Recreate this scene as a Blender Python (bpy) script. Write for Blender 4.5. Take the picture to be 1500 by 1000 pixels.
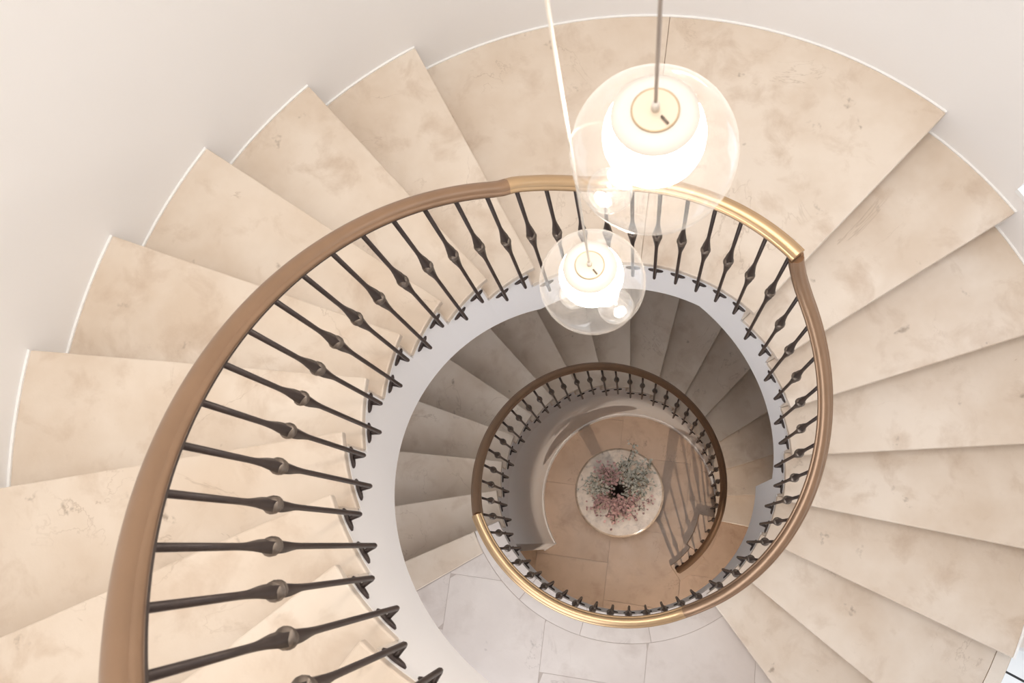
import bpy, bmesh, math, random
from mathutils import Vector, Matrix

for o in list(bpy.data.objects):
    bpy.data.objects.remove(o)
scene = bpy.context.scene
COL = scene.collection
rad = math.radians
random.seed(7)

# ------------------------------------------------------------------ camera
FPX = 1207.36
CAM = Vector((0.0469, -0.3696, 3.2072))
RX = Vector((0.9897369, 0.0, -0.1429018))          # image right
RY = Vector((-0.0338773, -0.9714934, -0.2346337))  # image down
RZ = Vector((-0.1388281, 0.2370667, -0.9615228))   # view direction
cam = bpy.data.cameras.new('camera')
cam.sensor_width = 36.0
cam.lens = FPX * 36.0 / 1500.0
cam.clip_start = 0.02
cam.dof.use_dof = True
cam.dof.focus_distance = 4.2
cam.dof.aperture_fstop = 10.0
co = bpy.data.objects.new('camera', cam)
COL.objects.link(co)
co.matrix_world = Matrix(((RX.x, -RY.x, -RZ.x, CAM.x), (RX.y, -RY.y, -RZ.y, CAM.y),
                          (RX.z, -RY.z, -RZ.z, CAM.z), (0, 0, 0, 1)))
scene.camera = co

# ------------------------------------------------------------------ world, light, exposure
scene.view_settings.view_transform = 'Standard'
scene.view_settings.look = 'None'
scene.view_settings.gamma = 1.0
scene.view_settings.use_curve_mapping = False
scene.view_settings.exposure = 0.0
world = bpy.data.worlds.new('sky')
scene.world = world
world.use_nodes = True
wb = world.node_tree.nodes['Background']
wb.inputs[0].default_value = (0.80, 0.89, 1.0, 1)
wb.inputs[1].default_value = 1.2


def area(name, loc, direction, sx, sy, power, color, shape='RECTANGLE'):
    l = bpy.data.lights.new(name, 'AREA')
    l.shape = shape
    l.size = sx
    if shape in ('RECTANGLE', 'ELLIPSE'):
        l.size_y = sy
    l.energy = power
    l.color = color
    o = bpy.data.objects.new(name, l)
    COL.objects.link(o)
    o.location = loc
    o.rotation_euler = Vector(direction).to_track_quat('-Z', 'Y').to_euler()
    return o


WALL_R = 1.875
Z_CEIL = 7.4
# (T from, T to, sill z, head z): the windows in the round wall
WINDOWS = [(7.0, 31.8, -0.066, 1.75), (-40.5, -25.6, -1.05, 0.95), (-136.0, -98.0, -1.05, 1.30)]  # last one is unseen, added to brighten the lower landing
area('top_fill_light', (0, 0, Z_CEIL + 0.10), (0, 0, -1), 1.7, 1.7, 145, (1.0, 0.965, 0.93), 'DISK')  # fill from above, set over an added skylight out of view
for wi, (t0, t1, z0, z1) in enumerate(WINDOWS):
    tm = rad((t0 + t1) / 2)
    area('window_daylight', (2.12 * math.cos(tm), 2.12 * math.sin(tm), (z0 + z1) / 2),
         (-math.cos(tm), -math.sin(tm), (-0.25, -0.25, -0.7)[wi]), (t1 - t0) * 0.031, z1 - z0 - 0.1, (4.0, 1.5, 27)[wi], ((0.74, 0.81, 1.0), (0.74, 0.81, 1.0), (0.95, 0.95, 1.0))[wi])

# ------------------------------------------------------------------ materials
def nodes(name):
    m = bpy.data.materials.new(name)
    m.use_nodes = True
    nt = m.node_tree
    return m, nt, nt.nodes['Principled BSDF'], nt.nodes['Material Output']


def simple(name, color, rough=0.5, metal=0.0, spec=0.5, noise=0.0, nscale=30):
    m, nt, p, out = nodes(name)
    p.inputs['Base Color'].default_value = (*color, 1)
    p.inputs['Roughness'].default_value = rough
    p.inputs['Metallic'].default_value = metal
    p.inputs['Specular IOR Level'].default_value = spec
    if noise:
        tc = nt.nodes.new('ShaderNodeTexCoord')
        n = nt.nodes.new('ShaderNodeTexNoise')
        n.inputs['Scale'].default_value = nscale
        n.inputs['Detail'].default_value = 4
        nt.links.new(tc.outputs['Object'], n.inputs['Vector'])
        r = nt.nodes.new('ShaderNodeMix')
        r.data_type = 'RGBA'
        r.inputs[6].default_value = (*[c * (1 - noise) for c in color], 1)
        r.inputs[7].default_value = (*[min(1, c * (1 + noise)) for c in color], 1)
        nt.links.new(n.outputs['Fac'], r.inputs[0])
        nt.links.new(r.outputs[2], p.inputs['Base Color'])
    return m


def stone(name, light, mid, dark, rough=0.34, scale=1.0, pits=True, contrast=1.0):
    """cloudy honed limestone: soft clouds, warm patches, a few veins, fossil pits"""
    m, nt, p, out = nodes(name)
    N, L = nt.nodes, nt.links
    tc = N.new('ShaderNodeTexCoord')
    oi = N.new('ShaderNodeObjectInfo')
    mul = N.new('ShaderNodeVectorMath'); mul.operation = 'MULTIPLY'
    comb = N.new('ShaderNodeCombineXYZ')
    for i in range(3):
        L.new(oi.outputs['Random'], comb.inputs[i])
    mul.inputs[1].default_value = (37.0, 53.0, 19.0)
    L.new(comb.outputs[0], mul.inputs[0])
    add = N.new('ShaderNodeVectorMath'); add.operation = 'ADD'
    L.new(tc.outputs['Object'], add.inputs[0])
    L.new(mul.outputs[0], add.inputs[1])
    vec = add.outputs[0]

    def noise(sc, det=3, rgh=0.55, dist=0.0):
        n = N.new('ShaderNodeTexNoise')
        n.inputs['Scale'].default_value = sc * scale
        n.inputs['Detail'].default_value = det
        n.inputs['Roughness'].default_value = rgh
        n.inputs['Distortion'].default_value = dist
        L.new(vec, n.inputs['Vector'])
        return n.outputs['Fac']

    def ramp(src, a, b):
        r = N.new('ShaderNodeMapRange')
        r.inputs[1].default_value = a
        r.inputs[2].default_value = b
        L.new(src, r.inputs[0])
        return r.outputs[0]

    def mix(fac, a, b, k=1.0):
        x = N.new('ShaderNodeMix'); x.data_type = 'RGBA'
        if k != 1.0:
            mm = N.new('ShaderNodeMath'); mm.operation = 'MULTIPLY'
            mm.inputs[1].default_value = k
            L.new(fac, mm.inputs[0]); fac = mm.outputs[0]
        L.new(fac, x.inputs[0])
        for i, c in ((6, a), (7, b)):
            if isinstance(c, tuple):
                x.inputs[i].default_value = (*c, 1)
            else:
                L.new(c, x.inputs[i])
        return x.outputs[2]
    c = mix(ramp(noise(2.8, 4, 0.58, 0.15), 0.36, 0.66), light, mid)
    c = mix(ramp(noise(6.0, 5, 0.62, 0.35), 0.52, 0.74), c, dark, 0.55 * contrast)
    # slight tone shift from stone to stone
    tone = mix(oi.outputs['Random'], light, mid)
    c = mix(ramp(noise(1.1, 2), 0.3, 0.7), c, tone, 0.35)
    # fossil pits: sparse cells, broken up by noise
    if pits:
        v = N.new('ShaderNodeTexVoronoi')
        v.inputs['Scale'].default_value = 7.0 * scale
        wv = N.new('ShaderNodeVectorMath'); wv.operation = 'ADD'
        nz = N.new('ShaderNodeTexNoise'); nz.inputs['Scale'].default_value = 16 * scale
        L.new(vec, nz.inputs['Vector'])
        sc2 = N.new('ShaderNodeVectorMath'); sc2.operation = 'SCALE'
        sc2.inputs['Scale'].default_value = 0.16
        L.new(nz.outputs['Color'], sc2.inputs[0])
        L.new(vec, wv.inputs[0]); L.new(sc2.outputs[0], wv.inputs[1])
        L.new(wv.outputs[0], v.inputs['Vector'])
        near = ramp(v.outputs['Distance'], 0.17, 0.05)
        sep = N.new('ShaderNodeSeparateColor')
        L.new(v.outputs['Color'], sep.inputs[0])
        pick = ramp(sep.outputs[0], 0.62, 0.72)
        mm = N.new('ShaderNodeMath'); mm.operation = 'MULTIPLY'
        L.new(near, mm.inputs[0]); L.new(pick, mm.inputs[1])
        m2 = N.new('ShaderNodeMath'); m2.operation = 'MULTIPLY'
        L.new(mm.outputs[0], m2.inputs[0]); L.new(ramp(noise(42, 3), 0.42, 0.6), m2.inputs[1])
        c = mix(m2.outputs[0], c, tuple(x * 0.55 for x in dark), 0.7)
    # hairline veins
    vn = noise(1.7, 6, 0.6, 0.9)
    sub = N.new('ShaderNodeMath'); sub.operation = 'SUBTRACT'
    L.new(vn, sub.inputs[0]); sub.inputs[1].default_value = 0.5
    ab = N.new('ShaderNodeMath'); ab.operation = 'ABSOLUTE'
    L.new(sub.outputs[0], ab.inputs[0])
    vein = ramp(ab.outputs[0], 0.006, 0.0)
    vm = N.new('ShaderNodeMath'); vm.operation = 'MULTIPLY'
    L.new(vein, vm.inputs[0]); L.new(ramp(noise(2.2, 2), 0.5, 0.62), vm.inputs[1])
    c = mix(vm.outputs[0], c, tuple(x * 0.8 for x in dark), 0.45)
    L.new(c, p.inputs['Base Color'])
    rr = N.new('ShaderNodeMapRange')
    rr.inputs[3].default_value = rough - 0.05
    rr.inputs[4].default_value = rough + 0.09
    L.new(noise(9, 3), rr.inputs[0])
    L.new(rr.outputs[0], p.inputs['Roughness'])
    bp = N.new('ShaderNodeBump')
    bp.inputs['Strength'].default_value = 0.05
    bp.inputs['Distance'].default_value = 0.01
    L.new(noise(60, 3), bp.inputs['Height'])
    L.new(bp.outputs[0], p.inputs['Normal'])
    return m


def thin_glass(name, tint=(1, 1, 1), refl=0.5, rough=0.02, glare_veil=0.0, base=0.045):
    m = bpy.data.materials.new(name)
    m.use_nodes = True
    nt = m.node_tree
    nt.nodes.clear()
    out = nt.nodes.new('ShaderNodeOutputMaterial')
    tr = nt.nodes.new('ShaderNodeBsdfTransparent'); tr.inputs[0].default_value = (*tint, 1)
    gl = nt.nodes.new('ShaderNodeBsdfGlossy'); gl.inputs['Roughness'].default_value = rough
    lw = nt.nodes.new('ShaderNodeLayerWeight')
    fr = nt.nodes.new('ShaderNodeMath'); fr.operation = 'POWER'
    fr.inputs[1].default_value = 4.0
    nt.links.new(lw.outputs['Facing'], fr.inputs[0])
    mu = nt.nodes.new('ShaderNodeMath'); mu.operation = 'MULTIPLY_ADD'
    mu.inputs[1].default_value = refl
    mu.inputs[2].default_value = base
    mx = nt.nodes.new('ShaderNodeMixShader')
    nt.links.new(fr.outputs[0], mu.inputs[0])
    nt.links.new(mu.outputs[0], mx.inputs[0])
    nt.links.new(tr.outputs[0], mx.inputs[1])
    nt.links.new(gl.outputs[0], mx.inputs[2])
    if glare_veil:  # whitish veil mixed into the glass imitates the bloom of the lamp inside
        df = nt.nodes.new('ShaderNodeBsdfTranslucent'); df.inputs[0].default_value = (1, 0.97, 0.93, 1)
        d2 = nt.nodes.new('ShaderNodeBsdfDiffuse'); d2.inputs[0].default_value = (1, 0.97, 0.93, 1)
        dm = nt.nodes.new('ShaderNodeMixShader')
        nt.links.new(df.outputs[0], dm.inputs[1]); nt.links.new(d2.outputs[0], dm.inputs[2])
        hz = nt.nodes.new('ShaderNodeMath'); hz.operation = 'MULTIPLY_ADD'
        hz.inputs[1].default_value = glare_veil * 3.5
        hz.inputs[2].default_value = glare_veil
        nt.links.new(fr.outputs[0], hz.inputs[0])
        m3 = nt.nodes.new('ShaderNodeMixShader')
        nt.links.new(hz.outputs[0], m3.inputs[0])
        nt.links.new(mx.outputs[0], m3.inputs[1])
        nt.links.new(dm.outputs[0], m3.inputs[2])
        mx = m3
    nt.links.new(mx.outputs[0], out.inputs[0])
    return m


def glow(name, color, strength):
    m, nt, p, out = nodes(name)
    p.inputs['Base Color'].default_value = (0.9, 0.88, 0.84, 1)
    p.inputs['Emission Color'].default_value = (*color, 1)
    p.inputs['Emission Strength'].default_value = strength
    return m


M = {}
M['stone'] = stone('cream_limestone', (0.765, 0.66, 0.555), (0.655, 0.53, 0.415), (0.51, 0.375, 0.27), contrast=1.35)
M['stone_floor'] = stone('hall_limestone', (0.72, 0.64, 0.58), (0.64, 0.555, 0.50), (0.52, 0.43, 0.375), contrast=1.2)
M['ground_stone'] = stone('entrance_limestone', (0.60, 0.425, 0.305), (0.49, 0.335, 0.23), (0.34, 0.215, 0.14), rough=0.3, contrast=1.2)
M['marble'] = stone('table_marble', (0.80, 0.655, 0.52), (0.56, 0.42, 0.31), (0.33, 0.235, 0.175), rough=0.22, scale=3.2, contrast=1.8)
M['plaster'] = simple('wall_plaster', (0.92, 0.895, 0.875), 0.75, noise=0.012, nscale=3)
M['white_paint'] = simple('white_paint', (0.86, 0.82, 0.795), 0.6, noise=0.01, nscale=4)
M['gloss_white'] = simple('gloss_white_paint', (0.93, 0.91, 0.88), 0.35)
M['frame_white'] = simple('window_white_paint', (0.92, 0.93, 0.93), 0.4)
M['grout'] = simple('stone_grout', (0.50, 0.42, 0.37), 0.8)
M['gap_black'] = simple('black_gasket', (0.02, 0.02, 0.02), 0.6)
M['iron'] = simple('dark_wrought_iron', (0.052, 0.036, 0.031), 0.42, 0.35, noise=0.35, nscale=60)
M['collar'] = simple('burnished_iron', (0.20, 0.16, 0.13), 0.36, 0.6, noise=0.3, nscale=90)
M['bronze'] = simple('patinated_bronze', (0.335, 0.21, 0.13), 0.36, 0.72, noise=0.12, nscale=10)
M['polished'] = simple('polished_brass', (0.55, 0.375, 0.215), 0.36, 0.8, noise=0.08, nscale=10)
M['brass'] = simple('brushed_brass', (0.50, 0.37, 0.24), 0.35, 0.8)
M['disc'] = simple('satin_cover_disc', (0.70, 0.58, 0.45), 0.4, 0.3)
M['cord_grey'] = simple('grey_cord', (0.45, 0.38, 0.33), 0.6)
M['cord_white'] = simple('cream_cord', (0.92, 0.86, 0.76), 0.5)
M['cap_cream'] = simple('cream_cap', (0.74, 0.68, 0.61), 0.5)
M['globe'] = thin_glass('clear_globe_glass', (0.995, 0.985, 0.975), 0.75, 0.01, 0.011, 0.08)
M['bubble'] = thin_glass('clear_bubble_glass', (0.99, 0.98, 0.97), 0.8, 0.01, 0.009, 0.14)
M['pane'] = thin_glass('window_glass', (0.97, 0.98, 0.98), 0.6, 0.0)
M['diffuser'] = glow('lit_milk_glass', (1.0, 0.93, 0.84), 42)
M['vase'] = simple('dark_glazed_vase', (0.03, 0.028, 0.022), 0.2)
M['twig'] = simple('brown_twig', (0.07, 0.045, 0.03), 0.8)
M['pink'] = simple('pink_petals', (0.74, 0.46, 0.43), 0.7, noise=0.25, nscale=40)
M['white_petal'] = simple('white_petals', (0.74, 0.71, 0.62), 0.7, noise=0.15, nscale=40)
M['leaf'] = simple('grey_green_leaves', (0.21, 0.23, 0.15), 0.6, noise=0.3, nscale=40)
M['bulb'] = glow('warm_lamp_glass', (1.0, 0.78, 0.55), 10)

# ------------------------------------------------------------------ helpers
def link(name, mesh, mat, parent=None, smooth=False):
    o = bpy.data.objects.new(name, mesh)
    COL.objects.link(o)
    if mat is not None and not mesh.materials:
        mesh.materials.append(mat)
    if smooth:
        for f in mesh.polygons:
            f.use_smooth = True
    if parent is not None:
        o.parent = parent
    return o


def obj(name, bm, mat, parent=None, smooth=False):
    bmesh.ops.recalc_face_normals(bm, faces=bm.faces)
    me = bpy.data.meshes.new(name)
    bm.to_mesh(me)
    bm.free()
    return link(name, me, mat, parent, smooth)


def smooth_angle(o, ang=35):
    me = o.data
    for f in me.polygons:
        f.use_smooth = True
    bm = bmesh.new(); bm.from_mesh(me)
    for e in bm.edges:
        if len(e.link_faces) == 2 and e.calc_face_angle(0) > rad(ang):
            e.smooth = False
    bm.to_mesh(me); bm.free()
    return o


def thing(name, label, cat, loc=(0, 0, 0), group=None):
    o = bpy.data.objects.new(name, None)
    COL.objects.link(o)
    o.location = loc
    o.empty_display_size = 0.1
    o['label'] = label
    o['category'] = cat
    if group:
        o['group'] = group
    return o


def structure(o, label=None):
    o['kind'] = 'structure'
    if label:
        o['label'] = label
    return o


def bevel(o, w=0.004, seg=2):
    md = o.modifiers.new('edge', 'BEVEL')
    md.width = w
    md.segments = seg
    md.limit_method = 'ANGLE'
    md.angle_limit = rad(50)
    return o


def polar(r, T, z=0.0):
    return Vector((r * math.cos(rad(T)), r * math.sin(rad(T)), z))


def prism(bm, lo, hi, z0, z1):
    """solid between two matching point rows (inner lo, outer hi; x,y), z0..z1 numbers or lists"""
    n = len(lo)
    Z0 = z0 if isinstance(z0, (list, tuple)) else [z0] * n
    Z1 = z1 if isinstance(z1, (list, tuple)) else [z1] * n
    a = [bm.verts.new((lo[i][0], lo[i][1], Z0[i])) for i in range(n)]
    b = [bm.verts.new((hi[i][0], hi[i][1], Z0[i])) for i in range(n)]
    c = [bm.verts.new((lo[i][0], lo[i][1], Z1[i])) for i in range(n)]
    d = [bm.verts.new((hi[i][0], hi[i][1], Z1[i])) for i in range(n)]
    for i in range(n - 1):
        j = i + 1
        bm.faces.new((c[i], c[j], d[j], d[i]))
        bm.faces.new((a[i], b[i], b[j], a[j]))
        bm.faces.new((a[i], a[j], c[j], c[i]))
        bm.faces.new((b[i], d[i], d[j], b[j]))
    bm.faces.new((a[0], c[0], d[0], b[0]))
    bm.faces.new((a[-1], b[-1], d[-1], c[-1]))


def trange(t0, t1, step=3.0):
    n = max(1, int(abs(t1 - t0) / step + 0.5))
    return [t0 + (t1 - t0) * i / n for i in range(n + 1)]


def arc_prism(bm, r0, r1, t0, t1, z0, z1, step=3.0):
    ts = trange(t0, t1, step)
    f0 = [z0(t) for t in ts] if callable(z0) else z0
    f1 = [z1(t) for t in ts] if callable(z1) else z1
    prism(bm, [polar(r0, t) for t in ts], [polar(r1, t) for t in ts], f0, f1)


def lathe(bm, prof, n=24, center=(0, 0, 0), close=False):
    cx, cy, cz = center
    rings = []
    for r, z in prof:
        if r < 1e-6:
            rings.append([bm.verts.new((cx, cy, cz + z))])
        else:
            rings.append([bm.verts.new((cx + r * math.cos(2 * math.pi * k / n), cy + r * math.sin(2 * math.pi * k / n), cz + z)) for k in range(n)])
    for a, b in zip(rings, rings[1:]):
        for k in range(n):
            k2 = (k + 1) % n
            if len(a) == 1 and len(b) == 1:
                continue
            if len(a) == 1:
                bm.faces.new((a[0], b[k], b[k2]))
            elif len(b) == 1:
                bm.faces.new((a[k], a[k2], b[0]))
            else:
                bm.faces.new((a[k], a[k2], b[k2], b[k]))
    return rings


def tube(bm, pts, radii, n=8, cap=True):
    """round bar through pts"""
    pts = [Vector(p) for p in pts]
    if not isinstance(radii, (list, tuple)):
        radii = [radii] * len(pts)
    ref = None
    rings = []
    for i, p in enumerate(pts):
        t = (pts[min(i + 1, len(pts) - 1)] - pts[max(i - 1, 0)]).normalized()
        if ref is None:
            ref = Vector((1, 0, 0)) if abs(t.x) < 0.8 else Vector((0, 1, 0))
        u = (ref - t * ref.dot(t)).normalized()
        ref = u
        v = t.cross(u)
        rr = radii[i]
        ring = []
        for k in range(n):
            r = rr[k % len(rr)] if isinstance(rr, (list, tuple)) else rr
            a = 2 * math.pi * k / n
            ring.append(bm.verts.new(p + (u * math.cos(a) + v * math.sin(a)) * r))
        rings.append(ring)
    for a, b in zip(rings, rings[1:]):
        for k in range(n):
            bm.faces.new((a[k], a[(k + 1) % n], b[(k + 1) % n], b[k]))
    if cap:
        bm.faces.new(rings[0][::-1])
        bm.faces.new(rings[-1])


def sphere(bm, c, r, nu=32, nv=20, sz=1.0):
    lathe(bm, [(r * math.sin(math.pi * i / nv), -r * sz * math.cos(math.pi * i / nv)) for i in range(nv + 1)], nu, c)


def interp(pts, t):
    pts = sorted(pts)
    if t <= pts[0][0]:
        return pts[0][1]
    for (a, za), (b, zb) in zip(pts, pts[1:]):
        if t <= b:
            return za + (zb - za) * (t - a) / (b - a) if b > a else zb
    return pts[-1][1]


# ------------------------------------------------------------------ stair geometry (metres, degrees; T falls going down)
H = 0.175          # rise
S = 14.2932        # degrees per step
TB, TC, TA = 116.634, 45.098, -157.608   # risers: top of landing 1, foot of landing 1, foot of landing 2
RI, RO = 0.7375, 1.869                   # tread inner edge, wall end
RF = 0.7365                              # fascia
RB = 0.7015                              # balusters and rail
NOSE = 0.0308
TH = 0.034                               # tread thickness
G = -24 * H                              # ground floor level
Z0L = 11 * H                             # upper landing
Z2 = -8 * H                              # lower landing
K = H / S


def nosing_pts(T, r0, r1, n=6):
    """points along the nosing line of the riser at angle T (parallel to it, pushed NOSE clockwise)"""
    e = polar(1, T); t = polar(1, T - 90)
    out = []
    for i in range(n + 1):
        r = r0 + (r1 - r0) * i / n
        a = math.sqrt(r * r - NOSE * NOSE)
        out.append(e * a + t * NOSE)
    return out


# ---- room shell
def wall_outer():
    bm = bmesh.new()
    z_lo, z_hi = G - 0.15, Z_CEIL
    tset = set()
    for i in range(121):
        tset.add(round(-180 + i * 3.0, 4))
    for w in WINDOWS:
        tset.add(w[0]); tset.add(w[1])
    ts = sorted(tset)
    zs = sorted({z_lo, z_hi, 0.35, 2.5, -2.5} | {w[2] for w in WINDOWS} | {w[3] for w in WINDOWS})
    RWO = WALL_R + 0.30

    def hole(t, z):
        return any(w[0] < t < w[1] and w[2] < z < w[3] for w in WINDOWS)
    V = {}

    def v(i, j, r):
        k = (i % (len(ts) - 1), j, r)
        if k not in V:
            V[k] = bm.verts.new(polar(r, ts[k[0]], zs[j]))
        return V[k]
    nT = len(ts) - 1
    full = [[not hole((ts[i] + ts[i + 1]) / 2, (zs[j] + zs[j + 1]) / 2) for j in range(len(zs) - 1)] for i in range(nT)]
    for i in range(nT):
        for j in range(len(zs) - 1):
            if not full[i][j]:
                continue
            bm.faces.new((v(i, j, WALL_R), v(i, j + 1, WALL_R), v(i + 1, j + 1, WALL_R), v(i + 1, j, WALL_R)))
            bm.faces.new((v(i, j, RWO), v(i + 1, j, RWO), v(i + 1, j + 1, RWO), v(i, j + 1, RWO)))
            if not full[(i + 1) % nT][j]:
                bm.faces.new((v(i + 1, j, WALL_R), v(i + 1, j + 1, WALL_R), v(i + 1, j + 1, RWO), v(i + 1, j, RWO)))
            if not full[(i - 1) % nT][j]:
                bm.faces.new((v(i, j, WALL_R), v(i, j, RWO), v(i, j + 1, RWO), v(i, j + 1, WALL_R)))
            for jj, je in ((j + 1, j + 1), (j - 1, j)):
                if 0 <= jj < len(zs) - 1 and not full[i][jj]:
                    bm.faces.new((v(i, je, WALL_R), v(i + 1, je, WALL_R), v(i + 1, je, RWO), v(i, je, RWO)))
    me = bpy.data.meshes.new('wall_outer')
    bm.normal_update()
    bm.to_mesh(me); bm.free()
    o = link('wall_outer', me, M['plaster'])
    smooth_angle(o, 30)
    return structure(o, 'cream plastered round wall enclosing the stairwell')


wall_outer()

for wi, (t0, t1, z0, z1) in enumerate(WINDOWS):
    w = bpy.data.objects.new('window_%d' % (wi + 1), None)
    COL.objects.link(w)
    structure(w, ('tall white window beside the upper half landing steps', 'white french window opening onto a lower winding step', 'added white window, out of view, brightening the lower landing')[wi])
    r0, r1 = WALL_R + 0.20, WALL_R + 0.26
    bm = bmesh.new()
    fw = 1.3
    arc_prism(bm, r0, r1, t0, t1, z0, z0 + 0.06)
    arc_prism(bm, r0, r1, t0, t1, z1 - 0.06, z1)
    for a, b in ((t0, t0 + fw), (t1 - fw, t1), ((t0 + t1) / 2 - fw / 2, (t0 + t1) / 2 + fw / 2)):
        arc_prism(bm, r0, r1, a, b, z0 + 0.055, z1 - 0.055)
    obj('window_frame', bm, M['frame_white'], w)
    for a, b in ((t0 + fw, (t0 + t1) / 2 - fw / 2), ((t0 + t1) / 2 + fw / 2, t1 - fw)):
        bm = bmesh.new()
        arc_prism(bm, r0 + 0.025, r0 + 0.031, a - 0.1, b + 0.1, z0 + 0.055, z1 - 0.055)
        obj('window_pane', bm, M['pane'], w)
    cut = -29.0 if wi == 1 else t1 - 12
    rs = 1.932 if wi == 1 else WALL_R - 0.006
    for a, b in ((t0, cut - 0.15), (cut + 0.15, t1)):
        bm = bmesh.new()
        arc_prism(bm, rs, r0, a, b, z0 - 0.02, z0 + 0.004, 1.0)
        obj('window_sill', bm, M['frame_white'], w)
    bm = bmesh.new()
    arc_prism(bm, rs + 0.001, r0, cut - 0.16, cut + 0.16, z0 - 0.02, z0 + 0.0035, 0.2)
    obj('sill_joint', bm, M['gap_black'], w)
    if wi == 1:
        bm = bmesh.new()
        arc_prism(bm, 1.8695, rs, t0, t1, z0 - 0.03, z0 + 0.0015, 1.0)
        obj('threshold_stone', bm, M['stone'], w)

# ceiling with a round skylight, added out of view for fill light
bm = bmesh.new()
arc_prism(bm, 1.12, WALL_R + 0.3, 0, 360, Z_CEIL, Z_CEIL + 0.2, 4)
structure(obj('ceiling', bm, M['white_paint']), 'white ceiling with round opening for the added top light')
sk = bpy.data.objects.new('window_4', None); COL.objects.link(sk)
structure(sk, 'added round glazed skylight, out of view, giving the stairwell fill light')
bm = bmesh.new()
arc_prism(bm, 1.04, 1.125, 0, 360, Z_CEIL + 0.02, Z_CEIL + 0.08, 4)
obj('window_frame', bm, M['frame_white'], sk)
bm = bmesh.new()
lathe(bm, [(0, 0), (1.05, 0), (1.05, 0.008), (0, 0.008)], 64, (0, 0, Z_CEIL + 0.045))
obj('window_pane', bm, M['pane'], sk)

# ground floor: slab and stone tiles
bm = bmesh.new()
lathe(bm, [(0, -0.14), (WALL_R + 0.05, -0.14), (WALL_R + 0.05, -0.012), (0, -0.012)], 72, (0, 0, G))
floor = structure(obj('floor', bm, M['ground_stone']), 'tan limestone floor of the entrance hall')
TL = 0.62
tile_me = None
for i in range(-3, 4):
    for j in range(-3, 4):
        cx, cy = (i + 0.32) * TL, (j + 0.1 + 0.5 * (i % 2)) * TL
        if math.hypot(cx, cy) > 1.72:
            continue
        if tile_me is None:
            bm = bmesh.new()
            a = TL / 2 - 0.0012
            prism(bm, [(-a, -a), (-a, a)], [(a, -a), (a, a)], -0.0125, 0)
            bmesh.ops.recalc_face_normals(bm, faces=bm.faces)
            tile_me = bpy.data.meshes.new('floor_tile'); bm.to_mesh(tile_me); bm.free()
            tile_me.materials.append(M['ground_stone'])
        o = bpy.data.objects.new('floor_tile', tile_me); COL.objects.link(o)
        ang = rad(-8)
        o.location = (cx * math.cos(ang) - cy * math.sin(ang), cx * math.sin(ang) + cy * math.cos(ang), G)
        o.rotation_euler.z = ang
        o.parent = floor

# ---- the staircase
stair = thing('spiral_staircase', 'winding cream limestone staircase with white fascia around an open well', 'staircase')

# underside heights (fascia lower edge)
UNDER = [(-157.7, -1.65), (-4.75, -1.65), (-4.7, -1.075), (2.8, -0.99), (19, -0.82), (34.5, -0.655), (49.5, -0.485), (60.5, -0.357), (117, -0.357)]


def under(T):
    if T >= 117:
        return min(-0.357 + K * (T - 117), Z0L - 0.40) if T < TB + 10 * S - 0.01 else Z0L - 0.40
    if T < -157.7:
        return Z2 + K * (T - TA) - 0.42
    return interp(UNDER, T)


# all steps: (T lower riser, T upper riser, z top)
steps = []
for k in range(10):
    steps.append((TB + k * S, TB + (k + 1) * S, (k + 1) * H, 1))
for k in range(1, 8):
    steps.append((TC - k * S, TC - (k - 1) * S, -k * H, 2))
for k in range(1, 16):
    steps.append((TA - k * S, TA - (k - 1) * S, Z2 - k * H, 3))

# one tread and one riser, shared by every step
bm = bmesh.new()
lo = [Vector((math.sqrt(RI ** 2 - NOSE ** 2), -NOSE, 0))] + [polar(RI, S * i / 5) for i in range(0, 6)]
hi = [Vector((math.sqrt(RO ** 2 - NOSE ** 2), -NOSE, 0))] + [polar(RO, S * i / 5) for i in range(0, 6)]
prism(bm, lo, hi, -TH, 0)
bmesh.ops.recalc_face_normals(bm, faces=bm.faces)
tread_me = bpy.data.meshes.new('tread'); bm.to_mesh(tread_me); bm.free()
tread_me.materials.append(M['stone'])
bm = bmesh.new()
prism(bm, [(RI - 0.001, 0.0), (RI - 0.001, 0.022)], [(RO, 0.0), (RO, 0.022)], -H, -TH)
bmesh.ops.recalc_face_normals(bm, faces=bm.faces)
riser_me = bpy.data.meshes.new('riser'); bm.to_mesh(riser_me); bm.free()
riser_me.materials.append(M['stone'])
bm = bmesh.new()
ts = [-NOSE / RO * 57.3] + trange(0, S, 2.5)
prism(bm, [polar(RO - 0.003, t) for t in ts], [polar(RO + 0.006, t) for t in ts], -0.002, 0.006)
bmesh.ops.recalc_face_normals(bm, faces=bm.faces)
bead_me = bpy.data.meshes.new('edge_trim'); bm.to_mesh(bead_me); bm.free()
bead_me.materials.append(M['gloss_white'])


def put(name, me, T, z, parent=stair):
    o = bpy.data.objects.new(name, me); COL.objects.link(o)
    o.location = (0, 0, z); o.rotation_euler.z = rad(T); o.parent = parent
    return o


riser_at = []
for (ta, tb, z, fl) in steps:
    t = put('tread', tread_me, ta, z)
    bevel(t, 0.005, 2)
    if not (-41 < ta < -40):      # the tread in front of the french window has none
        b = bpy.data.objects.new('edge_trim', bead_me); COL.objects.link(b); b.parent = t
    riser_at.append((ta, z))
riser_at += [(TC, 0.0), (TA, Z2), (TB + 10 * S, Z0L)]
for T, z in riser_at:
    put('riser', riser_me, T, z)


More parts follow.
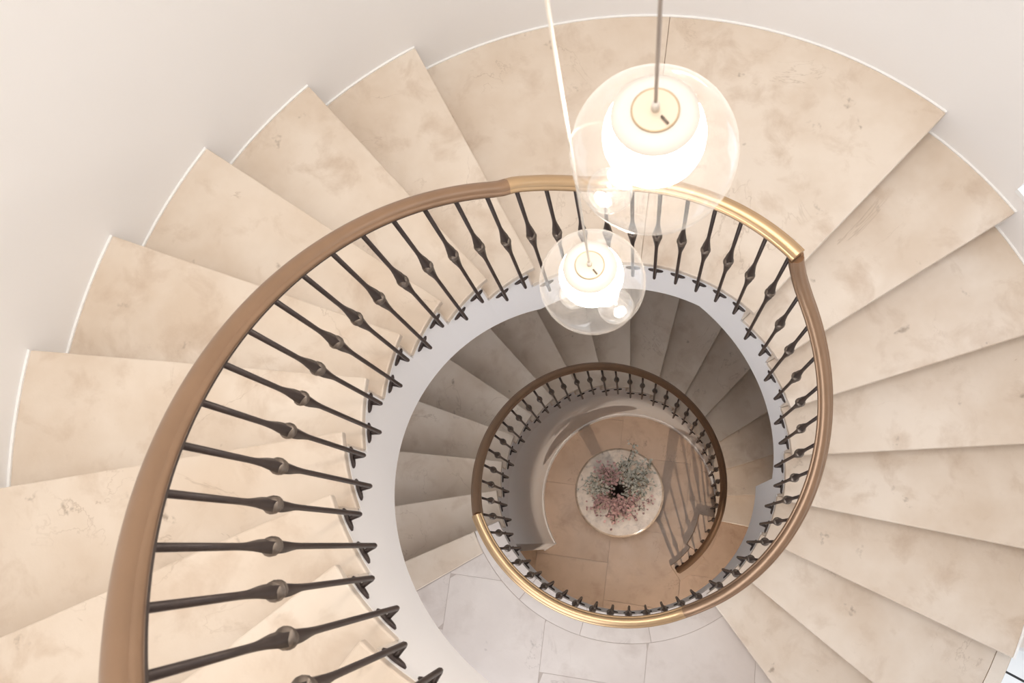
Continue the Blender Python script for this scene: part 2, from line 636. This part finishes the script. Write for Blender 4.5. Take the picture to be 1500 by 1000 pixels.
def landing(name, t_nose, t_back, z, nosed=True, r0=RI, r1=RO, mat='stone', th=TH):
    """flat landing stone from the nosing at t_nose up to the radial joint at t_back"""
    bm = bmesh.new()
    if nosed:
        a = nosing_pts(t_nose, r0, r1, 1)
        ts = trange(t_nose, t_back, 3)
        lo = [a[0]] + [polar(r0, t) for t in ts]
        hi = [a[1]] + [polar(r1, t) for t in ts]
    else:
        ts = trange(t_nose, t_back, 3)
        lo = [polar(r0, t) for t in ts]
        hi = [polar(r1, t) for t in ts]
    prism(bm, lo, hi, z - th, z)
    o = obj(name, bm, M[mat], stair)
    bevel(o, 0.005 if nosed else 0.0015, 2)
    return o


def landing_trim(t0, t1, z, parent):
    bm = bmesh.new()
    arc_prism(bm, RO - 0.003, RO + 0.006, t0, t1, z - 0.002, z + 0.006, 2.5)
    obj('edge_trim', bm, M['gloss_white'], parent)


# half landing of two big stones
o = landing('landing_stone', TC, 81.485, 0.0); landing_trim(TC - 0.9, 81.4, 0, o)
o = landing('landing_stone', 81.515, TB, 0.0, nosed=False); landing_trim(81.4, TB, 0, o)
# upper landing
o = landing('landing_stone', TB + 10 * S, 300, Z0L); landing_trim(TB + 10 * S, 300, Z0L, o)

# lower landing: border ring, nosing strip and laid tiles
R_RING = 0.884
JT = 0.0011
rt = [-157.608, -131, -107, -82.5, -57 + 2.0]
for a, b in zip(rt[:-1], rt[1:]):
    g = 0.1
    if a == rt[0]:
        landing('border_stone', a, b - g, Z2, True, RI, R_RING - JT, 'stone_floor')
    else:
        landing('border_stone', a + g, b, Z2, False, RI, R_RING - JT, 'stone_floor')
landing('landing_stone', TA, -151.4, Z2, True, R_RING + JT, RO, 'stone')
UX, UY = math.cos(rad(-7.6)), math.sin(rad(-7.6))
cols = [-1.98, -1.43, -0.88, -0.333, 0.213, 0.76, 1.31]
rows = {-1.98: [0.2, 1.1, 2.0], -1.43: [0.1, 0.95, 1.9], -0.88: [-0.3, 0.655, 1.55, 2.3], -0.333: [0.2, 1.085, 2.0],
        0.213: [0.2, 1.45, 2.1], 0.76: [0.1, 1.0, 1.9]}


def ray_interval(poly, T):
    """where the ray from the axis at angle T crosses a convex polygon"""
    d = polar(1, T); hits = []
    for i in range(len(poly)):
        p, q = poly[i], poly[(i + 1) % len(poly)]
        e = (q[0] - p[0], q[1] - p[1])
        den = d.x * e[1] - d.y * e[0]
        if abs(den) < 1e-12:
            continue
        t = (p[0] * e[1] - p[1] * e[0]) / den
        u = (p[0] * d.y - p[1] * d.x) / den
        if -1e-9 <= u <= 1 + 1e-9 and t > 0:
            hits.append(t)
    return (min(hits), max(hits)) if len(hits) >= 2 else None


for c0, c1 in zip(cols[:-1], cols[1:]):
    for v0, v1 in zip(rows[c0][:-1], rows[c0][1:]):
        poly = []
        for u, v in ((c0 + JT, v0 + JT), (c1 - JT, v0 + JT), (c1 - JT, v1 - JT), (c0 + JT, v1 - JT)):
            poly.append((u * UX + v * UY, u * UY - v * UX))
        tt = [math.degrees(math.atan2(y, x)) for x, y in poly]
        tt = [t - 360 if t > 90 else t for t in tt]
        ta, tb = max(min(tt), -151.2), min(max(tt), -55.2)
        if tb - ta < 0.5:
            continue
        keys = sorted(set([ta + 1e-4, tb - 1e-4] + [t for t in tt if ta < t < tb] + [t for t in trange(ta, tb, 1.0)]))
        lo, hi = [], []
        for t in keys:
            iv = ray_interval(poly, t)
            if not iv:
                continue
            a, b = max(iv[0], R_RING + JT), min(iv[1], RO)
            if b - a > 0.002:
                lo.append(polar(a, t)); hi.append(polar(b, t))
        if len(lo) >= 2:
            bm = bmesh.new()
            prism(bm, lo, hi, Z2 - TH, Z2)
            obj('floor_tile', bm, M['stone_floor'], stair)
bm = bmesh.new()
arc_prism(bm, RO - 0.003, RO + 0.006, TA, TC - 7 * S, Z2 - 0.002, Z2 + 0.007, 2.5)
obj('edge_trim', bm, M['gloss_white'], stair)

# white plastered slabs under the flights: stepped top, smooth lower edge
def slab(name, segs, drop=TH):
    bm = bmesh.new()
    for (t0, t1, ztop) in segs:
        brk = [t for t in (-4.75, -4.7, 19, 34.5, 49.5, 60.5, 117) if t0 < t < t1]
        edges = [t0] + brk + [t1]
        for a, b in zip(edges[:-1], edges[1:]):
            if b - a < 0.01:
                continue
            e = 0.004
            arc_prism(bm, RF, RO + 0.004, a, b, lambda t: under(min(max(t, a + e), b - e)), ztop - drop + 0.001, 2.4)
    bmesh.ops.remove_doubles(bm, verts=bm.verts, dist=0.0001)
    o = obj(name, bm, M['white_paint'], stair)
    smooth_angle(o, 30)
    return o


OFF = 0.6   # tuck the slab front behind its riser
slab('flight_slab', [(a + OFF, b + OFF, z) for a, b, z, f in steps if f == 1] + [(TB + 10 * S + OFF, 300, Z0L)])
slab('flight_slab', [(TC + OFF, TB + OFF, 0.0)] + [(a + OFF, b + OFF, z) for a, b, z, f in steps if f == 2])
slab('landing_slab', [(TA + OFF, TC - 7 * S + OFF, Z2)])
bm = bmesh.new()
arc_prism(bm, RI + 0.006, RO, TA + 0.2, TC - 7 * S - 0.2, Z2 - TH, Z2 - 0.0025)
obj('grout_bed', bm, M['grout'], stair)
slab('flight_slab', [(a + OFF, b + OFF, z) for a, b, z, f in steps if f == 3 and z - 0.5 > G - 0.05])

# low stone plinth carrying the foot of the railing
pl = bmesh.new()
arc_prism(pl, 0.615, 0.80, -38.2 - 360, TA - 15 * S - 0.4, G - 0.002, G + 0.10, 2)
o = obj('plinth_block', pl, M['ground_stone'], stair); bevel(o, 0.004)
pl = bmesh.new()
arc_prism(pl, 0.655, 0.80, -58.5 - 360, -38.2 - 360, G - 0.002, G + 0.06, 2)
o = obj('plinth_block', pl, M['ground_stone'], stair); bevel(o, 0.004)

# drum wall closing the lowest flight down to the ground floor
bm = bmesh.new()
arc_prism(bm, RF + 0.006, 0.84, TA - 14 * S, -149.5, G - 0.005,
          lambda t: max(under(t) + 0.03, G + 0.02) if t < TA - 0.2 else -1.64, 2.0)
o = smooth_angle(obj('wall_inner', bm, M['plaster']), 30)
structure(o, 'round cream drum wall under the lowest flight')
bm = bmesh.new()
arc_prism(bm, RF - 0.006, RF + 0.012, TA - 13.6 * S, -149.3, G, G + 0.09, 2.0)
arc_prism(bm, RF - 0.006, 0.85, -149.5, -149.0, G, G + 0.09, 0.3)
o = smooth_angle(obj('baseboard_inner', bm, M['white_paint']), 30)
structure(o, 'low skirting at the foot of the drum wall')

# ------------------------------------------------------------------ railing
RAIL = 0.85
railing = thing('stair_railing', 'bronze handrail on dark wrought iron balusters following the stair well', 'railing')


def lin1(T): return RAIL + H * (1 + (T - TB) / S)
def lin2(T): return 0.825 + K * (T - TC)
def lin3(T): return Z2 + RAIL + K * (T - TA)


def rail_z(T):
    if T >= 116:
        return min(lin1(T), Z0L + RAIL)
    if T > 38.8:
        return interp([(92, RAIL), (96, RAIL + 0.018), (100, RAIL + 0.047), (104, RAIL + 0.08), (108, RAIL + 0.112), (112, RAIL + 0.148), (116, lin1(116))], T)
    if T > -62:
        return interp([(31, lin2(31)), (33.5, lin2(33.5) + 0.008), (36, lin2(36) + 0.026), (37.6, lin2(37.6) + 0.052), (38.8, RAIL - 0.018), (-62, lin2(-62))], T)
    if T > -159.5:
        return interp([(-62, lin2(-62)), (-65, -0.515), (-68, -0.54), (-71, Z2 + RAIL), (-159.5, Z2 + RAIL)], T)
    return lin3(T)


PROFILE = [(-0.0135, -0.019), (-0.020, -0.0165), (-0.0245, -0.011), (-0.0255, -0.004), (-0.0225, 0.0015), (-0.0185, 0.0025),
           (-0.0165, 0.0075), (-0.0115, 0.0135), (-0.004, 0.0165), (0.004, 0.0165), (0.0115, 0.0135), (0.0165, 0.0075),
           (0.0185, 0.0025), (0.0225, 0.0015), (0.0255, -0.004), (0.0245, -0.011), (0.020, -0.0165), (0.0135, -0.019)]
BARP = [(-0.015, -0.026), (-0.015, -0.018), (0.015, -0.018), (0.015, -0.026)]


def sweep(name, ts, zs, prof, mat, parent, sharp=50):
    bm = bmesh.new()
    rings = []
    pts = [polar(RB, t, z) for t, z in zip(ts, zs)]
    for i, p in enumerate(pts):
        tg = (pts[min(i + 1, len(pts) - 1)] - pts[max(i - 1, 0)]).normalized()
        side = polar(1, ts[i])
        up = side.cross(tg).normalized()
        if up.z < 0:
            up = -up
        rings.append([bm.verts.new(p + side * a + up * b) for a, b in prof])
    n = len(prof)
    for a, b in zip(rings, rings[1:]):
        for k in range(n):
            bm.faces.new((a[k], a[(k + 1) % n], b[(k + 1) % n], b[k]))
    bm.faces.new(rings[0]); bm.faces.new(rings[-1][::-1])
    o = obj(name, bm, mat, parent)
    smooth_angle(o, sharp)
    return o


T_END = -417.0
sections = [(299.5, 113.9), (113.9, 38.9), (38.7, -69.6), (-69.6, -159.5), (-159.5, T_END)]
for a, b in sections:
    ts = trange(a, b, 1.6)
    zs = [rail_z(min(max(t, b + 0.02), a - 0.02)) for t in ts]
    hr = sweep('handrail', ts, zs, PROFILE, M['polished' if (a, b) in (sections[1], sections[3]) else 'bronze'], railing)
    sweep('rail_bar', ts, zs, BARP, M['iron'], hr)


# balusters: bar with flared middle, hooked foot, knotted collar, fixing plate on the fascia
def lathe_mesh(name, prof, n, mat):
    bm = bmesh.new()
    lathe(bm, prof, n)
    bmesh.ops.recalc_face_normals(bm, faces=bm.faces)
    me = bpy.data.meshes.new(name); bm.to_mesh(me); bm.free()
    me.materials.append(mat)
    for f in me.polygons:
        f.use_smooth = True
    return me


collar_prof = [(0.006, -0.0165), (0.0125, -0.0165), (0.0155, -0.0135), (0.0165, -0.0105), (0.0150, -0.0075), (0.0172, -0.0045),
               (0.0182, -0.0005), (0.0165, 0.0035), (0.0178, 0.0065), (0.0168, 0.0105), (0.0140, 0.0145), (0.006, 0.0155)]
collar_me = lathe_mesh('collar', collar_prof, 14, M['collar'])
# oval plate, long axis along the fascia
bm = bmesh.new()
N = 16
prev = None
rings = []
for x, k in ((0.0, 1.0), (-0.006, 1.0), (-0.009, 0.82)):
    rings.append([bm.verts.new((x, 0.031 * k * math.cos(2 * math.pi * i / N), 0.012 * k * math.sin(2 * math.pi * i / N))) for i in range(N)])
for a, b in zip(rings, rings[1:]):
    for i in range(N):
        bm.faces.new((a[i], a[(i + 1) % N], b[(i + 1) % N], b[i]))
bm.faces.new(rings[0]); bm.faces.new(rings[-1])
bmesh.ops.recalc_face_normals(bm, faces=bm.faces)
plate_me = bpy.data.meshes.new('fixing_plate'); bm.to_mesh(plate_me); bm.free()
plate_me.materials.append(M['iron'])

FOOT = 0.066
HOOK = 0.012
R_BAR = 0.0064


def baluster(T, ztread, on_floor=False):
    zt = rail_z(T) - 0.022
    zk = rail_z(T) - 0.425
    zf = ztread - FOOT if not on_floor else ztread
    base = zf
    zk = max(zk, base + 0.16)
    pts, rr = [], []

    def shape(u):
        u = abs(u)
        if u > 0.135:
            return R_BAR, R_BAR
        f = 1 - max(0.0, u - 0.018) / 0.117
        f = f * f * (3 - 2 * f) if f < 1 else 1
        return R_BAR + 0.0088 * f ** 1.25, R_BAR + 0.0032 * f
    us = [0.135, 0.11, 0.085, 0.06, 0.04, 0.022, 0.0, -0.022, -0.04, -0.06, -0.085, -0.11, -0.135]
    pts.append((0, 0, zt)); rr.append(R_BAR * 1.08)
    for u in us:
        z = zk + u
        if z < zt - 0.01 and z > base + 0.03:
            a, b = shape(u)
            pts.append((0, 0, z)); rr.append((a, b))
    if on_floor:
        pts.append((0, 0, base - 0.005)); rr.append(R_BAR)
    else:
        pts.append((0, 0, base + 0.012)); rr.append(R_BAR)
        pts.append((0.001, 0, base + 0.004)); rr.append(R_BAR)
        pts.append((0.005, 0, base + 0.001)); rr.append(R_BAR)
        pts.append((0.011, 0, base + 0.006)); rr.append(R_BAR)
        pts.append((RF - RB, 0, base + HOOK)); rr.append(R_BAR)
    bm = bmesh.new()
    tube(bm, [(p[0], p[1], p[2] - base) for p in pts], rr, 8)
    o = obj('baluster', bm, M['iron'], railing, smooth=True)
    o.location = polar(RB, T, base)
    o.rotation_euler.z = rad(T)
    c = bpy.data.objects.new('collar', collar_me); COL.objects.link(c)
    c.location = (0, 0, zk - base)
    c.rotation_euler = (rad(random.uniform(8, 16)), rad(random.uniform(-6, 6)), rad(random.uniform(0, 360)))
    c.parent = o
    if not on_floor:
        p = bpy.data.objects.new('fixing_plate', plate_me); COL.objects.link(p)
        p.location = (RF - RB + 0.001, 0, HOOK)
        p.parent = o


for k in range(10):
    for f in (0.20, 0.70):
        baluster(TB + (k + f) * S, (k + 1) * H)
for f in (0.2, 0.7, 1.2, 1.7, 2.2):
    baluster(TB + (10 + f) * S, Z0L)
for i in range(10):
    baluster(TC + (0.20 + 0.5 * i) * S, 0.0)
for k in range(1, 8):
    for f in (0.18, 0.69):
        baluster(TC + (-k + f) * S - (0.6 if k > 5 else 0), -k * H)
for i in range(14):
    baluster(-61.4 - i * 7.02, Z2)
for k in range(1, 16):
    for f in (0.83, 0.34):
        baluster(TA + (-k + f) * S, Z2 - k * H)
for T in (-376, -383.5, -391, -398.4):
    baluster(T, G + 0.10, True)
for T in (-404, -411):
    baluster(T, G + 0.06, True)
bm = bmesh.new()
lathe(bm, [(0, 0), (0.022, 0), (0.022, 0.012), (0.0125, 0.02), (0.0125, rail_z(-415) - 0.02 - G - 0.06), (0, rail_z(-415) - 0.02 - G - 0.06)], 14)
o = obj('newel_post', bm, M['iron'], railing, smooth=True)
o.location = polar(RB, -415.2, G + 0.058)

# ------------------------------------------------------------------ pendants
def pendant(c, label, bubbles, cordmat):
    R = 0.10
    t = thing('pendant_lamp', label, 'pendant lamp', c)
    bm = bmesh.new()
    nv = 28
    a0 = 0.47     # opening half angle at the top
    lathe(bm, [(R * math.sin(a0 + (math.pi - a0) * i / nv), R * math.cos(a0 + (math.pi - a0) * i / nv)) for i in range(nv)] + [(0, -R)], 48)
    obj('globe', bm, M['globe'], t, True)
    bm = bmesh.new()
    lathe(bm, [(0.0488, 0.0865), (0.0515, 0.078), (0.0555, 0.064), (0.0585, 0.048), (0.0585, 0.034), (0.0555, 0.019), (0.0490, 0.004), (0.0380, -0.009), (0.0220, -0.0175), (0, -0.0205)], 40)
    obj('diffuser', bm, M['diffuser'], t, True)
    bm = bmesh.new()
    lathe(bm, [(0.0492, 0.0860), (0.0492, 0.0875), (0.038, 0.0930), (0.026, 0.0965), (0.0, 0.0985)], 40)
    obj('top_cap', bm, M['cap_cream'], t, True)
    bm = bmesh.new()
    lathe(bm, [(0.0, 0.0970), (0.0255, 0.0970), (0.0255, 0.0992), (0.0, 0.1002)], 32)
    o = obj('cover_disc', bm, M['disc'], t); smooth_angle(o, 40)
    bm = bmesh.new()
    lathe(bm, [(0.0252, 0.0965), (0.0265, 0.0975), (0.0265, 0.0995), (0.0252, 0.1002), (0.0246, 0.0990), (0.0252, 0.0965)], 32)
    obj('brass_rim', bm, M['brass'], o, True)
    bm = bmesh.new()
    lathe(bm, [(0, 0.1), (0.0045, 0.1), (0.0045, 0.112), (0.002, 0.116), (0, 0.116)], 12)
    obj('cord_grip', bm, M['cap_cream'], o, True)
    # little lock screw beside the grip
    bm = bmesh.new()
    tube(bm, [(0.006, -0.009, 0.1015), (0.013, -0.0185, 0.1015)], 0.0015, 6)
    obj('lock_pin', bm, M['collar'], o, True)
    bm = bmesh.new()
    tube(bm, [(0, 0, 0.112), (0, 0, Z_CEIL + 0.05 - c[2])], 0.002, 8)
    obj('cord', bm, cordmat, t, True)
    bm = bmesh.new()
    lathe(bm, [(0, 0.0), (0.02, 0.0), (0.022, 0.004), (0.022, 0.022), (0, 0.022)], 20, (0, 0, Z_CEIL + 0.026 - c[2]))
    obj('canopy', bm, M['brass'], t, True)
    for (off, r) in bubbles:
        bm = bmesh.new()
        sphere(bm, off, r, 28, 16)
        obj('glass_bubble', bm, M['bubble'], t, True)
    return t


def scr(x, y, f):
    return RX * x + RY * y + RZ * f


pendant((0.085, 0.085, 2.288), 'clear glass globe pendant on grey cord, the higher one of two hanging in the well',
        [(scr(-0.052, 0.047, 0.0), 0.0275)], M['cord_grey'])
pendant((-0.015, 0.107, 1.720), 'clear glass globe pendant on cream cord, the lower one of two hanging in the well',
        [(scr(0.044, 0.046, 0.0), 0.034), (scr(-0.030, 0.020, 0.052), 0.030)], M['cord_white'])

# ------------------------------------------------------------------ table with vase and blossom
TX, TY, TZ = -0.06, 0.018, G + 0.75
tab = thing('round_table', 'small round mottled marble pedestal table on the entrance floor', 'table', (TX, TY, G))
bm = bmesh.new()
lathe(bm, [(0, 0.715), (0.325, 0.715), (0.343, 0.721), (0.349, 0.7325), (0.343, 0.744), (0.333, 0.75), (0, 0.75)], 64)
smooth_angle(obj('table_top', bm, M['marble'], tab), 30)
bm = bmesh.new()
lathe(bm, [(0.0, 0.03), (0.07, 0.03), (0.05, 0.08), (0.04, 0.3), (0.045, 0.62), (0.10, 0.70), (0.12, 0.718), (0, 0.718)], 28)
obj('column', bm, M['iron'], tab, True)
bm = bmesh.new()
lathe(bm, [(0, 0), (0.20, 0), (0.205, 0.012), (0.19, 0.028), (0.07, 0.045), (0, 0.045)], 40)
smooth_angle(obj('base', bm, M['iron'], tab), 40)

VX, VY = TX - 0.005, TY - 0.005
vb = bmesh.new()
lathe(vb, [(0, 0), (0.055, 0), (0.075, 0.03), (0.082, 0.08), (0.07, 0.14), (0.05, 0.175), (0.054, 0.19), (0.05, 0.19), (0.045, 0.175), (0.062, 0.13), (0.06, 0.06), (0, 0.03)], 32)
v = obj('vase', vb, M['vase'], None, True)
v.location = (VX, VY, TZ)
v['label'] = 'dark glazed vase holding blossom branches on the marble table'
v['category'] = 'vase'


def petal_mesh(bm, c, r, nrm, rng):
    """open five-petalled blossom"""
    nrm = nrm.normalized()
    u = nrm.orthogonal().normalized()
    w = nrm.cross(u)
    ph = rng.uniform(0, 6.28)
    cv = bm.verts.new(c)
    for k in range(5):
        a = ph + k * 1.2566
        d = u * math.cos(a) + w * math.sin(a)
        e = u * math.cos(a + 1.57) + w * math.sin(a + 1.57)
        lift = nrm * r * rng.uniform(0.15, 0.5)
        p1 = bm.verts.new(c + d * r * 0.6 + e * r * 0.42 + lift * 0.6)
        p2 = bm.verts.new(c + d * r * 1.05 + lift)
        p3 = bm.verts.new(c + d * r * 0.6 - e * r * 0.42 + lift * 0.6)
        bm.faces.new((cv, p1, p2, p3))


def leaf_mesh(bm, c, d, r):
    d = d.normalized()
    s = d.orthogonal().normalized()
    up = d.cross(s)
    a = bm.verts.new(c); b = bm.verts.new(c + d * r + s * r * 0.35 + up * 0.1 * r)
    e = bm.verts.new(c + d * r * 2); f = bm.verts.new(c + d * r - s * r * 0.35 + up * 0.1 * r)
    bm.faces.new((a, b, e, f))


def branch(az, reach, height, kind, nflo, rng, spray=0.055):
    """flowering branch rising out of the vase mouth; az degrees"""
    base = Vector((VX, VY, TZ + 0.035))
    mouth = Vector((VX + 0.03 * math.cos(rad(az)), VY + 0.03 * math.sin(rad(az)), TZ + 0.185))
    d = polar(1, az)
    tip = Vector((VX, VY, TZ)) + d * reach + Vector((0, 0, height))
    mid = mouth.lerp(tip, 0.5) + Vector((0, 0, 0.05))
    pts = [base, mouth]
    for i in range(1, 6):
        t = i / 5
        pts.append(mouth * (1 - t) ** 2 + mid * 2 * t * (1 - t) + tip * t * t)
    label = {'pink': 'branch of pink blossom standing in the dark vase',
             'white': 'branch of white blossom with grey green leaves standing in the dark vase'}[kind]
    if reach > 0.35:
        label = 'longest white blossom branch in the vase, its tip reaching past the table edge'
    t = thing('blossom_branch', label, 'branch', base, kind + ' blossom branches in the vase')
    bm = bmesh.new()
    tube(bm, [p - base for p in pts], [0.0032, 0.003, 0.0028, 0.0024, 0.002, 0.0016, 0.0011], 5)
    fl, lf = bmesh.new(), bmesh.new()
    for i in range(nflo):
        s = rng.uniform(0.30, 1.04) * 5 + 1
        k = min(int(s), 5); fr = s - k
        p = pts[k].lerp(pts[min(k + 1, 6)], fr)
        off = Vector((rng.gauss(0, 1), rng.gauss(0, 1), rng.gauss(0, 0.8))) * spray * 0.55
        if off.length > spray * 1.4:
            off *= spray * 1.4 / off.length
        q = p + off
        if rng.random() < 0.4:
            tube(bm, [p - base, q - base], [0.0011, 0.0007], 3, False)
        nrm = Vector((rng.gauss(0, 0.5), rng.gauss(0, 0.5), 1))
        petal_mesh(fl, q - base, rng.uniform(0.0085, 0.014), nrm, rng)
        if kind == 'white' and rng.random() < 0.75 or rng.random() < 0.3:
            dd = Vector((rng.gauss(0, 1), rng.gauss(0, 1), rng.gauss(0, 0.4)))
            leaf_mesh(lf, p - base + off * rng.uniform(0.2, 1.1), dd, rng.uniform(0.008, 0.014))
    obj('twig', bm, M['twig'], t)
    obj('blossoms', fl, M['pink' if kind == 'pink' else 'white_petal'], t)
    obj('leaves', lf, M['leaf'], t)


rng = random.Random(11)
# azimuth 0 = image right, 90 = image top
for az, reach, ht, n in ((118, 0.22, 0.44, 40), (104, 0.14, 0.42, 34), (130, 0.16, 0.34, 26), (200, 0.21, 0.27, 30), (215, 0.22, 0.30, 40), (228, 0.18, 0.26, 34),
                         (245, 0.20, 0.27, 36), (262, 0.24, 0.24, 36), (280, 0.20, 0.27, 34), (300, 0.21, 0.28, 34), (322, 0.24, 0.26, 30),
                         (340, 0.27, 0.24, 20), (272, 0.12, 0.32, 26)):
    branch(az, reach, ht, 'pink', n, rng)
for az, reach, ht, n in ((10, 0.24, 0.33, 40), (28, 0.26, 0.36, 46), (45, 0.27, 0.36, 46), (62, 0.28, 0.42, 40), (68, 0.36, 0.52, 24), (80, 0.20, 0.38, 34),
                         (150, 0.22, 0.33, 36), (168, 0.24, 0.30, 40), (182, 0.22, 0.28, 34), (355, 0.20, 0.31, 36), (20, 0.14, 0.36, 28), (36, 0.33, 0.36, 26)):
    branch(az, reach, ht, 'white', n, rng)

# ------------------------------------------------------------------ wall lamp in the entrance hall, below the lower landing
LX, LY, LZ = 0.76, -1.62, G + 1.62
wl = thing('wall_lamp', 'small warm wall lamp beside the entrance hall stairs', 'wall lamp', (LX, LY, LZ))
d = Vector((LX, LY, 0)).normalized()
bm = bmesh.new()
tube(bm, [d * (WALL_R - math.hypot(LX, LY)) , Vector((0, 0, 0.13)) + d * 0.08, Vector((0, 0, 0.13)), Vector((0, 0, 0.098))], 0.007, 8)
obj('arm', bm, M['brass'], wl, True)
bm = bmesh.new()
lathe(bm, [(0.012, 0.105), (0.022, 0.10), (0.055, 0.035), (0.0535, 0.035), (0.020, 0.097), (0.012, 0.10)], 28)
obj('lamp_shade', bm, M['brass'], wl, True)
bm = bmesh.new()
sphere(bm, (0, 0, 0.075), 0.014, 16, 10)
obj('bulb', bm, M['bulb'], wl, True)
bm = bmesh.new()
q = d * (WALL_R - math.hypot(LX, LY) - 0.006)
lathe(bm, [(0, -0.04), (0.03, -0.03), (0.04, 0.0), (0.03, 0.03), (0, 0.04)], 16, tuple(q))
obj('wall_plate', bm, M['brass'], wl, True)
pt = bpy.data.lights.new('wall_lamp_light', 'SPOT')
pt.energy = 85
pt.color = (1.0, 0.85, 0.71)
pt.shadow_soft_size = 0.007
pt.spot_size = rad(74)
pt.spot_blend = 0.6
po = bpy.data.objects.new('wall_lamp_light', pt); COL.objects.link(po)
po.location = (0, 0, 0.03); po.parent = wl
po.rotation_euler = (Vector((0.10, -0.35, G)) - Vector((LX, LY, LZ))).to_track_quat('-Z', 'Y').to_euler()
